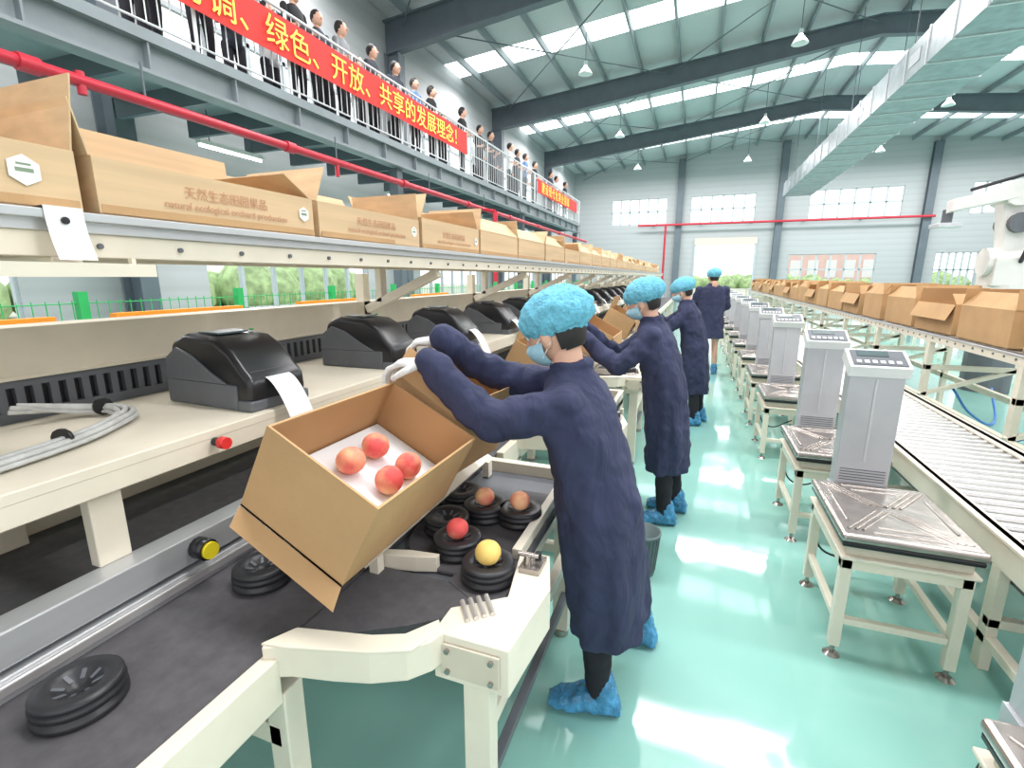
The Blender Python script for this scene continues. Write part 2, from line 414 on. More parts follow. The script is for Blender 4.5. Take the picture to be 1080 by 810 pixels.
def spectator(y,x,shirt,h=1.7,face=0):
    b=B('spectator'); z=4.2; k=h/1.7
    def P(a,bb,c): 
        ca,sa=math.cos(face),math.sin(face)
        return V((x+(a*ca-bb*sa)*k,y+(a*sa+bb*ca)*k,z+c*k))
    for s in (-1,1):
        b.chain([P(0,.09*s,.86),P(.02,.1*s,.46),P(0,.1*s,.08)],[.085*k,.06*k,.045*k],PANTS,8)
        b.chain([P(0,.1*s,.04),P(.14,.11*s,.04)],[.04*k,.035*k],BLACK,8)
        b.chain([P(.02,.19*s,1.38),P(.06,.23*s,1.12)],[.055*k,.045*k],shirt,8)
        b.chain([P(.06,.23*s,1.12),P(.20,.17*s,1.1)],[.036*k,.028*k],SKIN,8)
        b.sph(P(.24,.17*s,1.12),.04*k,SKIN,8)
    b.loft([(P(0,0,.82),V((0,.15*k,0)),V((.1*k,0,0))),(P(0,0,1.0),V((0,.15*k,0)),V((.1*k,0,0))),(P(0.02,0,1.25),V((0,.18*k,0)),V((.11*k,0,0))),(P(.02,0,1.4),V((0,.17*k,0)),V((.09*k,0,0))),(P(.02,0,1.46),V((0,.07*k,0)),V((.06*k,0,0)))],shirt,16)
    b.chain([P(.02,0,1.42),P(.04,0,1.53)],[.055*k,.05*k],SKIN,8)
    b.sph(P(.05,0,1.6),.105*k,SKIN,12,sc=(.95,.8,1.15)); b.sph(P(.025,0,1.63),.11*k,HAIR,12,sc=(.95,.85,1.08)); b.sph(P(.155,0,1.59),.02*k,SKIN,6)
    b.done(merge=False)
cols=[mat('shirt_white',(225,228,230),.8),mat('shirt_dark',(45,50,62),.8),mat('shirt_blue',(90,120,165),.8),mat('shirt_grey',(130,132,136),.8),mat('shirt_black',(28,28,32),.8)]
ci=[1,4,4,1,3,1,1,2,4,4,4,1,0,1,2,4,1,0,1]
for i,y in enumerate([4.6,5.3,6.9,7.5,8.1,9.0,9.7,10.4,11.2,12.9,14.2,14.8,16.6,17.3,18.0,19.4,21.4,22.6,24.0]):
    spectator(y,MX-.42-random.uniform(0,.12),cols[ci[i]],random.uniform(1.62,1.78),face=random.uniform(-.3,.3))
for i,y in enumerate([4.95,6.5,7.2,8.5,9.4,10.8,13.3,15.4,17.0,18.7,20.3]):
    spectator(y,MX-1.15-random.uniform(0,.15),cols[[4,1,0,4,1,3,4,0,1,4,1][i]],random.uniform(1.66,1.8),face=random.uniform(-.3,.3))

# ============ FENCE ============
fb=B('wire_fence'); FX=-4.0
y=-2.9
while y<20:
    fb.box((FX-.03,y-.03,0),(FX+.03,y+.03,1.5),GREEN); y+=1.27
for z in [.1+.12*i for i in range(12)]: fb.cyl((FX,-2.9,z),(FX,20,z),.005,GREEN,seg=4,cap=False)
y=-2.9
while y<20:
    fb.cyl((FX,y,.1),(FX,y,1.44),.0035,GREEN,seg=4,cap=False); y+=.075
fb.done(merge=False)
for (x,y) in ((-3.3,1.2),(-3.3,2.4),(-3.3,3.9),(-3.3,5.8)):
    ob=B('orange_barrier'); ob.box((x-.03,y-.45,1.33),(x+.03,y+.45,1.385),ORANGE); ob.box((x-.03,y-.45,.8),(x+.03,y+.45,.86),ORANGE)
    for s in (-.4,.4):
        ob.box((x-.025,y+s-.025,0),(x+.025,y+s+.025,1.33),ORANGE); ob.box((x-.2,y+s-.03,0),(x+.2,y+s+.03,.04),ORANGE)
    ob.done(merge=False)

# ============ LEFT SORTING LINE ============
Y0,Y1=-1.5,22
ml=empty('fruit_sorting_conveyor')
b=B('belt'); b.box((-1.26,Y0,.72),(-.86,Y1,.75),BELT); b.box((-1.92,Y0,.72),(-1.35,Y1,.80),BELT); b.done(ml)
b=B('guard_rail'); b.box((-1.33,Y0,.68),(-1.26,Y1,.80),ALU); b.box((-1.34,Y0,.815),(-1.265,Y1,.895),ALU); b.box((-1.32,Y0,.80),(-1.28,Y1,.815),DGREY)
b.box((-1.259,Y0,.765),(-1.25,Y1,.79),STEELR)
y=.2
while y<Y1:
    b.cyl((-1.30,y,.85),(-1.255,y,.85),.012,STEELR,seg=10); y+=.8
b.done(ml,bevel=.004,merge=False)
b=B('frame'); 
b.box((-.86,Y0,.64),(-.82,.70,.76),CREAM); b.box((-.86,2.1,.64),(-.82,Y1,.76),CREAM)
b.box((-1.26,Y0,.60),(-1.2,Y1,.72),CREAM); b.box((-2.0,Y0,.6),(-1.93,Y1,.9),CREAM)
b.box((-1.3,Y0,.25),(-1.24,Y1,.31),CREAM)
y=-.9
while y<Y1:
    for x in (-.88,-1.3,-1.98):
        b.box((x,y,0),(x+.06,y+.06,.66),CREAM); b.cyl((x+.03,y+.03,0),(x+.03,y+.03,.02),.05,STEEL)
    b.box((-1.98,y,.5),(-.84,y+.05,.56),CREAM); y+=1.6
b.done(ml,bevel=.004,merge=False)
b=B('printer_shelf')
b.box((-1.92,Y0,1.135),(-1.30,Y1,1.163),CREAM); b.box((-1.32,Y0,1.085),(-1.301,Y1,1.162),CREAM); b.box((-1.9,Y0,1.085),(-1.88,Y1,1.135),CREAM)
y=-.94
while y<Y1:
    b.box((-1.365,y,.895),(-1.33,y+.075,1.135),CREAM)
    b.box((-1.9,y,.8),(-1.86,y+.1,1.135),CREAM); y+=1.6
b.done(ml,bevel=.003,merge=False)
b=B('cable_trunking'); b.box((-1.96,Y0,1.30),(-1.92,Y1,1.45),CREAM2); b.box((-2.06,Y0,1.1),(-1.96,Y1,1.45),CREAM2)
b.box((-1.925,Y0,1.295),(-1.90,Y1,1.305),CREAM2)
b.box((-1.955,Y0,1.163),(-1.945,Y1,1.30),BLACK)
y=Y0
while y<9:
    b.box((-1.945,y,1.195),(-1.925,y+.022,1.27),DGREY); y+=.044
b.box((-1.945,Y0,1.163),(-1.922,Y1,1.195),DGREY); b.box((-1.945,Y0,1.27),(-1.922,Y1,1.30),DGREY)
b.done(ml,merge=False)
b=B('carton_rack'); RX0=-1.35
b.box((RX0-.03,Y0,1.70),(RX0,Y1,1.745),ALU); b.box((RX0-.035,Y0,1.725),(RX0+.02,Y1,1.745),ALU)
b.box((RX0-.06,Y0,1.645),(RX0-.01,Y1,1.70),CREAM); b.box((-1.85,Y0,1.645),(-1.80,Y1,1.745),CREAM)
y=Y0
while y<Y1:
    b.cyl((-1.8,y,1.715),(RX0-.03,y,1.715),.022,STEELR,seg=8); y+=.12
y=Y0+.1
while y<10:
    b.cyl((RX0-.011,y,1.672),(RX0-.003,y,1.672),.007,DGREY,seg=8); y+=.2
y=2.55
while y<Y1:
    b.box((-1.83,y,1.45),(-1.79,y+.06,1.66),CREAM)
    b.slab((-1.9,y,1.38),(.5,0,.22),(0,.05,0),.05,CREAM); b.box((-1.98,y,1.1),(-1.92,y+.06,1.62),CREAM); y+=1.6
for y in (-.7,.7):
    b.box((-1.98,y,1.1),(-1.92,y+.06,1.62),CREAM); b.box((-1.98,y,1.6),(-1.36,y+.06,1.645),CREAM)
b.done(ml,bevel=.002,merge=False)
lb=B('label_tag'); 
lb.box((-1.345,.50,1.60),(-1.26,.86,1.63),CREAM); lb.box((-1.345,.85,1.60),(-1.33,.86,1.645),CREAM)
N=8
for k in range(N):
    t0,t1=k/N,(k+1)/N
    fz=lambda t:(-1.328+.025*t*t,1.752-.115*t)
    (xa,za),(xb,zb)=fz(t0),fz(t1)
    lb.faces([V((xa,.685,za)),V((xa,.76,za)),V((xb,.76,zb)),V((xb,.685,zb))],[(0,1,2,3)],WHITE,True)
lb.faces([V((-1.37,.685,1.750)),V((-1.37,.76,1.750)),V((-1.328,.76,1.752)),V((-1.328,.685,1.752))],[(0,1,2,3)],WHITE)
lb.cyl((-1.327,.72,1.722),(-1.321,.72,1.722),.008,BLACK)
lb.done(merge=False)

def carton(b,M,L,W,H,flaps,out=KRAFT,ins=KRAFTD,th=.006):
    b.box((-W/2,-L/2,0),(W/2,L/2,th),out,M)
    b.box((-W/2,-L/2,0),(-W/2+th,L/2,H),out,M); b.box((W/2-th,-L/2,0),(W/2,L/2,H),out,M)
    b.box((-W/2+th,-L/2,0),(W/2-th,-L/2+th,H),out,M); b.box((-W/2+th,L/2-th,0),(W/2-th,L/2,H),out,M)
    e=.001
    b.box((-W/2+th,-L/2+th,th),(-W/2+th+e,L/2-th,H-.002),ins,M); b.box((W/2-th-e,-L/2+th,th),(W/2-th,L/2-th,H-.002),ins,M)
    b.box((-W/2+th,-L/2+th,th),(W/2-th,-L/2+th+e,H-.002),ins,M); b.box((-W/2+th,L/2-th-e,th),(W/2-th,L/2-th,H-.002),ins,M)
    R3=M.to_3x3()
    for side,(ang,ln) in flaps.items():
        a=math.radians(ang); s_,c_=math.sin(a),math.cos(a)
        if side=='+x': o=V((W/2,-L/2+.004,H)); u=V((0,L-.008,0)); v=V((s_,0,c_))*ln
        if side=='-x': o=V((-W/2,-L/2+.004,H)); u=V((0,L-.008,0)); v=V((-s_,0,c_))*ln
        if side=='+y': o=V((-W/2+.004,L/2,H)); u=V((W-.008,0,0)); v=V((0,s_,c_))*ln
        if side=='-y': o=V((-W/2+.004,-L/2,H)); u=V((W-.008,0,0)); v=V((0,-s_,c_))*ln
        b.slab(M@o,R3@u,R3@v,th*.6,out)
def T(x,y,z,rz_=0): return Matrix.Translation((x,y,z))@Matrix.Rotation(rz_,4,'Z')
TXT=mat('print_ink',(196,148,116),.8,0,.02)
STK=mat('sticker',(235,236,232),.5,0,.02); STKG=mat('sticker_ink',(130,150,125),.6)
y=.42; i=0
while y<20:
    b=B('peach_carton'); rr=random.uniform(-.01,.01)
    fl={'-x':(random.uniform(2,10),.15 if i else .28),'+y':(random.uniform(20,70),.12),'-y':(random.uniform(-10,40),.15)}
    if i==0: fl={'-x':(5,.27),'+y':(8,.17),'-y':(20,.15)}
    if i==1: fl={'-x':(4,.155),'-y':(12,.12),'+y':(-60,.14)}
    if i>=2: fl={'-x':(random.uniform(5,40),.14),'+y':(random.uniform(-60,40),.13),'-y':(random.uniform(-50,30),.14)}
    if i>=3 and random.random()<.55: fl['+x']=(random.uniform(-60,-35),.13)
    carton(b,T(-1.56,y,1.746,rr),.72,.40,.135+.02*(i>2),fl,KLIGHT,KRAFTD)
    b.box((-1.3592,y-.355,1.752),(-1.3586,y+.355,1.772),KRAFT)
    o=b.done(merge=False)
    if i in (1,2,3):
        text('natural ecological orchard production','print_latin',.028,(-1.3565,y-.20,1.785),R90,TXT,o,.0003)
        text('天然生态田园果品','print_hanzi',.036,(-1.3565,y-.14,1.818),R90,TXT,o,.0003)
    if i in (0,1,2,3):
        s=B('sticker'); sy=y+.31 if i else .68; r_=.026 if i else .032
        s.prism([(r_*math.cos(t*math.pi/3+.5),r_*math.sin(t*math.pi/3+.5)) for t in range(6)],0,.001,STK)
        s.box((-r_*.5,-.004,.001),(r_*.5,.004,.0015),STKG); s.box((-r_*.4,.01,.001),(r_*.4,.014,.0015),STKG)
        so=s.done(o); so.rotation_euler=R90; so.location=(-1.3565,sy,1.822)
    y+=.755; i+=1

# printers
def printer(yc,i):
    e=empty('label_printer',(-1.53,yc,1.164))
    b=B('housing')
    prof=[(-.20,0.005),(.19,0.005),(.205,.05),(.20,.105),(.165,.135),(.115,.195),(.05,.232),(-.10,.245),(-.175,.215),(-.205,.13)]
    w=.115
    vs=[V((x,-w,z)) for x,z in prof]+[V((x,w,z)) for x,z in prof]; n=len(prof)
    b.faces(vs,[tuple(range(n)),tuple(range(n,2*n))[::-1]]+[(k,(k+1)%n,n+(k+1)%n,n+k) for k in range(n)],BLACK)
    o=b.done(e,bevel=.022); o.modifiers['b'].segments=5
    for p in o.data.polygons: p.use_smooth=True
    b=B('lower_shell'); b.box((-.212,-.122,0),(.14,.122,.085),DGREY)
    b.box((.14,-.122,0),(.205,.122,.035),DGREY)
    ck=[(-.209,.085),(.10,.085),(.02,.125),(-.06,.175),(-.14,.20),(-.20,.16)]
    for s in (-1,1):
        b.faces([V((x,s*.1235,z)) for x,z in ck]+[V((x,s*.112,z)) for x,z in ck],[tuple(range(6)),tuple(range(6,12))]+[(k,(k+1)%6,6+(k+1)%6,6+k) for k in range(6)],DGREY)
    b.done(e,bevel=.006)
    b=B('window'); b.box((-.10,-.06,.241),(.0,.06,.247),SCREEN); b.box((.15,-.09,.118),(.175,.09,.128),DGREY); b.cyl((-.02,.09,.243),(-.02,.09,.249),.008,GREEN,seg=8); b.done(e)
    b=B('label_tongue'); 
    N=10; pts=[]
    for k in range(N+1):
        t=k/N; pts.append((.185+.12*t,.108-.01*t-.15*t*t))
    for k in range(N):
        b.faces([V((pts[k][0],-.05,pts[k][1])),V((pts[k+1][0],-.05,pts[k+1][1])),V((pts[k+1][0],.05,pts[k+1][1])),V((pts[k][0],.05,pts[k][1]))],[(0,1,2,3)],WHITE,True)
    if i!=1: b.done(e)
    e.rotation_euler=(0,0,random.uniform(-.06,.06)+(-.1 if i==0 else 0))
for i in range(14): printer(1.28+.79*i,i)
cp=[]
for k in range(8):
    a=k*.8; r=.018
    dx,dz=r*math.cos(a)*1.3,r*abs(math.sin(a))
    cp.append([(-1.45+dx,-.9,1.175+dz),(-1.43+dx,.1,1.175+dz),(-1.46+dx,.55,1.175+dz),(-1.56+dx,.86,1.178+dz),(-1.70,.98+dx,1.178+dz),(-1.80+dx,.94,1.18+dz),(-1.86,.80+dx,1.21+dz)])
curve('cable_bundle',cp,.0065,CABLE)
ct=B('cable_tie')
for p,d in (((-1.445,.33,1.192),(0,1,0)),((-1.50,.72,1.192),(-.35,1,0)),((-1.76,.965,1.193),(-1,.1,0))):
    d=V(d).normalized(); ct.cyl(V(p)-d*.005,V(p)+d*.005,.028,BLACK)
ct.done()
sc=B('red_button'); 
for yy in (.98,2.6,4.2): sc.cyl((-1.299,yy,1.125),(-1.275,yy,1.125),.013,BLACK); sc.cyl((-1.275,yy,1.125),(-1.25,yy,1.125),.018,RUBRED)
sc.done()
sc=B('photo_sensor'); sc.cyl((-1.264,.86,.855),(-1.22,.86,.855),.03,BLACK); sc.cyl((-1.22,.86,.855),(-1.21,.86,.855),.024,mat('yellow_paint',(235,215,40),.4)); sc.done()

def mkpeach(b,c,r,m,M=None):
    seg=20; rings=12; vs=[]
    for j in range(rings+1):
        ph=math.pi*j/rings
        for i in range(seg):
            t=2*math.pi*i/seg
            k=1-.07*math.exp(-((((t+math.pi)%(2*math.pi))-math.pi)/.25)**2)*math.sin(ph)
            dip=.16*math.exp(-(ph/.35)**2)
            v=V((math.sin(ph)*math.cos(t)*k,math.sin(ph)*math.sin(t)*k,math.cos(ph)*.93-dip))*r
            if M: v=M@v
            vs.append(c+v)
    b.faces(vs,[(j*seg+i,(j+1)*seg+i,(j+1)*seg+(i+1)%seg,j*seg+(i+1)%seg) for j in range(rings) for i in range(seg)],m,True)
def cup(x,y,z=.751,peach=None,pm=None):
    b=B('fruit_cup'); 
    b.lathe([(.0,0),(.074,0),(.079,.004),(.079,.014),(.070,.018),(.070,.022),(.078,.026),(.078,.036),(.072,.040),(.076,.044),(.076,.050),(.071,.054),(.044,.054),(.040,.047),(.020,.040),(.018,.034),(.0,.034)],(x,y,z),RUBBER,32)
    for k in range(8):
        t=k*math.pi/4; c,s_=math.cos(t),math.sin(t)
        b.slab((x+c*.022-s_*.004,y+s_*.022+c*.004,z+.042),(c*.022,s_*.022,.009),(s_*.008,-c*.008,0),.003,DGREY)
    o=b.done(merge=False)
    if peach:
        p=B('peach'); mkpeach(p,V((x,y,z+.052+peach*.68)),peach,pm or PEACH); p.done(merge=False)
cup(-1.11,.475); cup(-1.10,.92); 
for yy in (1.35,1.6,2.3,2.9,3.4,4.1,4.8,5.6,6.4): cup(-1.05,yy)
ZT=.753
cup(-.50,1.155,ZT,.038,PEACHY); cup(-.645,1.25,ZT,.035); cup(-.655,1.49,ZT,.035); cup(-.525,1.50,ZT,.036); cup(-.74,1.36,ZT); cup(-.79,1.57,ZT)
for k in (1,2,3,4):
    yo=1.6*k
    cup(-.52,1.2+yo,ZT,.036); cup(-.66,1.35+yo,ZT,.037); cup(-.54,1.55+yo,ZT)

# worker stations
def station(yo):
    e=empty('packing_station',(0,yo,0))
    b=B('tray')
    b.box((-.855,1.02,.70),(-.44,1.95,.735),DGREY)
    b.prism([(-.855,.76),(-.62,.90),(-.46,1.02),(-.46,1.1),(-.855,1.1)],.715,.748,BELT)
    b.prism([(-.60,1.1),(-.42,1.0),(-.44,1.75),(-.6,1.75)],.72,.75,BELT)
    b.cyl((-.64,1.35,.736),(-.64,1.35,.751),.21,BELT,seg=40)
    b.done(e)
    b=B('side_plates')
    b.strip([(-.855,.695),(-.80,.72),(-.70,.742),(-.62,.765),(-.55,.80),(-.515,.84),(-.50,.885)],.025,.71,.79,CREAM)
    b.prism([(-.858,.69),(-.80,.70),(-.62,.75),(-.53,.79),(-.50,.87),(-.52,.90),(-.57,.83),(-.64,.80),(-.82,.76)],.788,.796,CREAM)
    b.prism([(-.52,.87),(-.33,.87),(-.305,1.12),(-.35,1.27),(-.44,1.27),(-.40,1.05),(-.52,.96)],.66,.785,CREAM)
    b.box((-.47,1.27,.66),(-.44,1.95,.785),CREAM)
    b.box((-.855,1.93,.66),(-.44,1.97,.785),CREAM)
    b.prism([(-.855,1.09),(-.72,1.12),(-.66,1.14),(-.66,1.16),(-.75,1.15),(-.855,1.12)],.74,.79,CREAM)
    b.box((-.50,.862,.68),(-.35,.871,.765),CREAM2)
    for xx in (-.48,-.37):
        for zz in (.695,.75): b.cyl((xx,.855,zz),(xx,.864,zz),.007,STEEL,seg=8)
    b.done(e,bevel=.005,merge=False)
    b=B('rollers_and_clamp')
    for k in range(4): b.cyl((-.50+.016*k,.985+.014*k,.790),(-.455+.016*k,.925+.014*k,.790),.007,STEELR,seg=8)
    b.box((-.41,1.16,.785),(-.35,1.24,.80),STEEL); b.cyl((-.39,1.18,.80),(-.39,1.18,.83),.010,STEEL); b.cyl((-.37,1.22,.80),(-.37,1.22,.82),.010,BLACK)
    b.cyl((-.42,1.19,.826),(-.36,1.19,.826),.007,STEEL,seg=8)
    b.done(e,merge=False)
    b=B('legs')
    for (x,y) in ((-.46,.90),(-.50,1.88),(-.79,1.88)):
        b.box((x,y,.03),(x+.07,y+.05,.66),CREAM); b.cyl((x+.035,y+.025,0),(x+.035,y+.025,.03),.035,STEEL)
    b.box((-.47,.95,.38),(-.43,1.88,.43),CREAM); b.box((-.46,.95,.2),(-.43,1.88,.23),DGREY)
    b.box((-.79,1.9,.4),(-.44,1.94,.44),CREAM)
    b.box((-.465,.915,.5),(-.46,.94,.6),BLACK)
    b.done(e,bevel=.004,merge=False)
    b=B('carton_rest')
    o=V((-1.10,1.0,.98)); b.slab(o,V((.30,0,-.165)),V((0,.9,0)),-.012,CREAM)
    b.box((-1.10,1.0,.756),(-1.07,1.04,.96),CREAM); b.box((-1.10,1.86,.756),(-1.07,1.9,.96),CREAM)
    b.box((-.84,1.06,.74),(-.81,1.09,.81),CREAM); b.box((-.82,1.84,.74),(-.79,1.88,.81),CREAM)
    b.done(e,merge=False)
for k in range(6): station(1.6*k)
tilt=math.radians(28.4)
def TM(x,y,z,rot=0): return Matrix.Translation((x,y,z))@Matrix.Rotation(rot,4,'Z')@Matrix.Rotation(tilt,4,'Y')
nrm=V((.476,0,.88)); rimc=V((-.762,1.077,1.183)); Hh=.25
bc=rimc-nrm*Hh
def held(bc,L,W,yo=0,tray=True,rot=0,fl=None,extra=False):
    b=B('packing_carton'); M=TM(bc.x,bc.y+yo,bc.z,rot)
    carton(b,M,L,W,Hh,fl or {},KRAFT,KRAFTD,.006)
    if extra:
        R3=M.to_3x3()
        b.slab(M@V((-.1675,-.259,.0)),R3@V((.335,0,0)),R3@V((0,-.03,-.008))+V((0.01,-.01,-.03)),.004,KRAFT)
    o=b.done(merge=False)
    if tray:
        e=B('foam_fruit_tray'); 
        e.box((-W/2+.012,-L/2+.012,.02),(W/2-.012,L/2-.012,.092),FOAM,M); 
        e.done(bevel=.004)
        k=0
        for (u,v) in ((-.055,.085),(.06,.10),(-.05,-.035),(.065,-.005)):
            p=B('peach'); mkpeach(p,M@V((u,v,.131)),.041,PEACH,Matrix.Rotation(k*1.3+.5,3,'Y')); p.done(merge=False); k+=1
    return M
M1=held(bc,.515,.335,0,True,0,None,True)
held(V((bc.x-.02,1.60,bc.z+.02)),.40,.34,0,False,-.12,{'+x':(-10,.10),'-y':(-20,.1)})
for k in (1,2,3,4): held(bc,.515,.335,1.6*k+.1,False,0,{'+x':(150,.12),'-x':(10,.12)})

# ============ RIGHT SIDE ============
def scale_table(yb,dx=0):
    e=empty('bench_scale',(dx,yb,0))
    b=B('stand'); x0,x1,y0,y1=.64,1.10,-.60,0
    for x in (x0+.01,x1-.05):
        for y in (y0+.02,y1-.06):
            b.box((x,y,.05),(x+.042,y+.042,.47),CREAM)
            b.cyl((x+.021,y+.021,.012),(x+.021,y+.021,.05),.009,STEEL); b.cyl((x+.021,y+.021,0),(x+.021,y+.021,.014),.035,STEEL,r1=.02)
    b.box((x0+.01,y0+.02,.42),(x1-.01,y0+.06,.47),CREAM); b.box((x0+.01,y1-.06,.42),(x1-.01,y1-.02,.47),CREAM)
    b.box((x0+.01,y0+.02,.42),(x0+.05,y1-.02,.47),CREAM); b.box((x1-.05,y0+.02,.42),(x1-.01,y1-.02,.47),CREAM)
    b.box((x0+.05,y0+.025,.16),(x1-.05,y0+.055,.19),CREAM); b.box((x0+.015,y0+.05,.16),(x0+.045,y1-.05,.19),CREAM); b.box((x1-.045,y0+.05,.16),(x1-.015,y1-.05,.19),CREAM)
    b.box((x0,y0,.47),(x1,y1,.485),CREAM)
    b.done(e,bevel=.004,merge=False)
    b=B('scale_base'); b.box((x0+.02,y0+.02,.485),(x1-.02,y1-.04,.55),CREAM2); b.box((x0-.002,y0-.002,.53),(x1+.002,y1-.02,.552),BLACK); b.done(e,bevel=.006,merge=False)
    b=B('platform'); 
    b.box((x0-.01,y0-.01,.552),(x1+.01,y1-.015,.590),STEEL)
    o=b.done(e,bevel=.016,merge=False); o.modifiers['b'].segments=4
    b=B('platform_ribs')
    cx,cy=(x0+x1)/2,(y0+y1)/2-.01
    for (ax,ay,bx,by) in ((x0+.05,y0+.05,cx-.03,cy-.03),(x1-.05,y0+.05,cx+.03,cy-.03),(x0+.05,y1-.07,cx-.03,cy+.03),(x1-.05,y1-.07,cx+.03,cy+.03)):
        for off in (-.026,0,.026):
            b.cyl((ax+off,ay,.587),(bx+off,by,.587),.0085,STEEL,seg=8)
    for (ax,ay,bx,by) in ((cx-.12,y0+.04,cx+.12,y0+.04),(cx-.12,y1-.06,cx+.12,y1-.06),(x0+.04,cy-.16,x0+.04,cy+.16),(x1-.04,cy-.16,x1-.04,cy+.16),(cx-.09,y0+.09,cx+.09,y0+.09),(cx-.09,y1-.11,cx+.09,y1-.11)):
        b.cyl((ax,ay,.587),(bx,by,.587),.0085,STEEL,seg=8)
    b.done(e,merge=False)
    b=B('column'); b.box((.735,-.005,.50),(.96,.085,1.17),GREYW)
    for k in range(5): b.box((.75,-.008,.60+k*.014),(.945,-.004,.605+k*.014),DGREY)
    b.box((.725,-.012,.5),(.97,.09,.56),GREYW); b.box((.842,-.009,.70),(.853,-.004,1.12),ALU)
    b.done(e,bevel=.008,merge=False)
    b=B('indicator'); M=Matrix.Translation((.848,.05,1.195))@Matrix.Rotation(math.radians(26),4,'X')
    b.box((-.125,-.085,-.03),(.125,.07,.028),WHITE,M); b.box((-.11,-.07,.028),(.11,.055,.033),DGREY,M); b.box((-.085,-.0,.033),(.045,.045,.036),SCREEN,M)
    for k in range(6): b.box((-.095+k*.032,-.058,.033),(-.075+k*.032,-.035,.037),WHITE,M)
    b.done(e,bevel=.006,merge=False)
    curve('cable',[[(.70,.03,.5),(.69,.05,.3),(.80,.1,.12),(1.0,.1,.2)]],.006,BLACK,e)
for yb in (1.30,2.75,3.75,5.25,6.35,7.6,8.9,10.2,11.6,13,14.4): scale_table(yb,.075 if yb<2 else 0)

rc=empty('roller_conveyor')
b=B('frame'); RY0,RY1=-1.0,24
b.box((1.22,RY0,.46),(1.25,RY1,.60),CREAM); b.box((1.82,RY0,.46),(1.86,RY1,.60),CREAM)
b.box((1.20,RY0,.585),(1.26,RY1,.60),CREAM); b.box((1.80,RY0,.585),(1.88,RY1,.60),CREAM)
y=-.5
while y<RY1:
    for x in (1.22,1.82): b.box((x,y,0),(x+.04,y+.06,.46),CREAM)
    b.box((1.22,y,.2),(1.86,y+.04,.24),CREAM); y+=1.4
b.box((1.22,RY0,.12),(1.26,RY1,.16),CREAM)
b.done(rc,bevel=.003,merge=False)
b=B('rollers'); y=RY0+.05
while y<15:
    b.cyl((1.25,y,.565),(1.82,y,.565),.024,STEELR,seg=12); y+=.088
b.done(rc,merge=False)
b=B('drive_belt'); b.box((1.27,RY0,.40),(1.80,RY1,.43),DGREY); b.done(rc)
rr=empty('carton_conveyor')
b=B('frame'); CX0,CX1=2.2,2.95
for x in (CX0,CX1): 
    b.box((x,RY0+2,.98),(x+.035,26,1.06),CREAM); b.box((x-.01,RY0+2,1.045),(x+.045,26,1.06),ALU)
    b.box((x,RY0+2,.38),(x+.05,26,.44),CREAM)
y=1.4
while y<26:
    for x in (CX0,CX1): b.box((x,y,0),(x+.05,y+.07,.98),CREAM)
    b.box((CX0,y,.7),(CX1,y+.05,.75),CREAM); b.slab((CX0,y,.42),(.75,0,.3),(0,.04,0),.04,CREAM); y+=1.5
y=1.2
while y<14:
    b.cyl((CX0-.006,y,1.02),(CX0-.001,y,1.02),.01,DGREY,seg=8); y+=.15
b.done(rr,bevel=.003,merge=False)
b=B('rollers'); y=1.1
while y<26: b.cyl((CX0+.03,y,1.03),(CX1,y,1.03),.024,STEELR,seg=8); y+=.15
b.done(rr,merge=False)
y=3.3;i=0
while y<24:
    b=B('shipping_carton'); L=random.uniform(.78,.86)
    H=random.uniform(.27,.33)
    carton(b,T(2.58,y,1.057,random.uniform(-.04,.04)),L,.58,H,{'-x':(random.uniform(-60,-30) if i%3 else 158,.16),'+x':(random.uniform(-20,30),.14),'+y':(random.uniform(-50,10),.15),'-y':(random.uniform(-50,20),.15)})
    b.done(merge=False); y+=random.uniform(.93,1.0); i+=1
b=B('secondary_conveyor')
b.box((5.5,2,.45),(5.56,24,.55),CREAM); b.box((6.3,2,.45),(6.36,24,.55),CREAM)
y=2.2
while y<24:
    for x in (5.5,6.3): b.box((x,y,0),(x+.06,y+.06,.45),CREAM)
    b.box((5.5,y,.3),(6.36,y+.05,.35),CREAM); y+=1.5
y=2.1
while y<24: b.cyl((5.55,y,.52),(6.3,y,.52),.025,STEELR,seg=8); y+=.14
b.done(merge=False)
curve('air_hose',[[(2.5,4.2,.02),(2.7,4.6,.15),(3.0,4.9,.45),(2.7,5.3,.2),(3.1,5.8,.02)],[(2.6,3.7,.4),(2.9,4.0,.3),(3.1,4.4,.1),(3.3,4.8,.3)],[(2.5,6.0,.5),(2.8,6.3,.2),(3.2,6.7,.02),(3.4,7.3,.3)],[(2.5,3.2,.3),(2.75,3.5,.05),(3.1,3.8,.02),(3.3,4.3,.2)]],.012,BLUEH)

b=B('palletizing_robot'); RBm=mat('robot_paint',(220,218,214),.35,0,.03); bx,by=4.0,8.8
b.cyl((bx,by,0),(bx,by,1.2),.28,DGREY); b.cyl((bx,by,1.2),(bx,by,1.5),.27,RBm)
b.box((bx-.24,by-.22,1.48),(bx+.24,by+.22,1.85),RBm); b.cyl((bx-.3,by,1.8),(bx+.3,by,1.8),.19,RBm)
b.slab((bx-.13,by-.12,1.8),(.26,0,0),(-.12,0,.9),-.24,RBm); b.cyl((bx-.12,by-.22,2.68),(bx-.12,by+.22,2.68),.17,RBm)
b.slab((bx-.12,by-.07,2.60),(-.75,-.1,-.16),(0,.02,.16),-.15,RBm); b.cyl((bx-.05,by-.2,2.3),(bx-.05,by+.2,2.3),.13,DGREY)
b.cyl((bx-.82,by-.1,2.5),(bx-.82,by-.1,2.32),.06,DGREY); b.box((bx-.96,by-.25,2.26),(bx-.68,by+.05,2.32),ALU)
b.chain([V((bx,by-.25,1.8)),V((bx+.1,by-.27,2.3)),V((bx-.1,by-.22,2.9)),V((bx-.6,by-.1,2.75))],[.025]*4,BLACK,8)
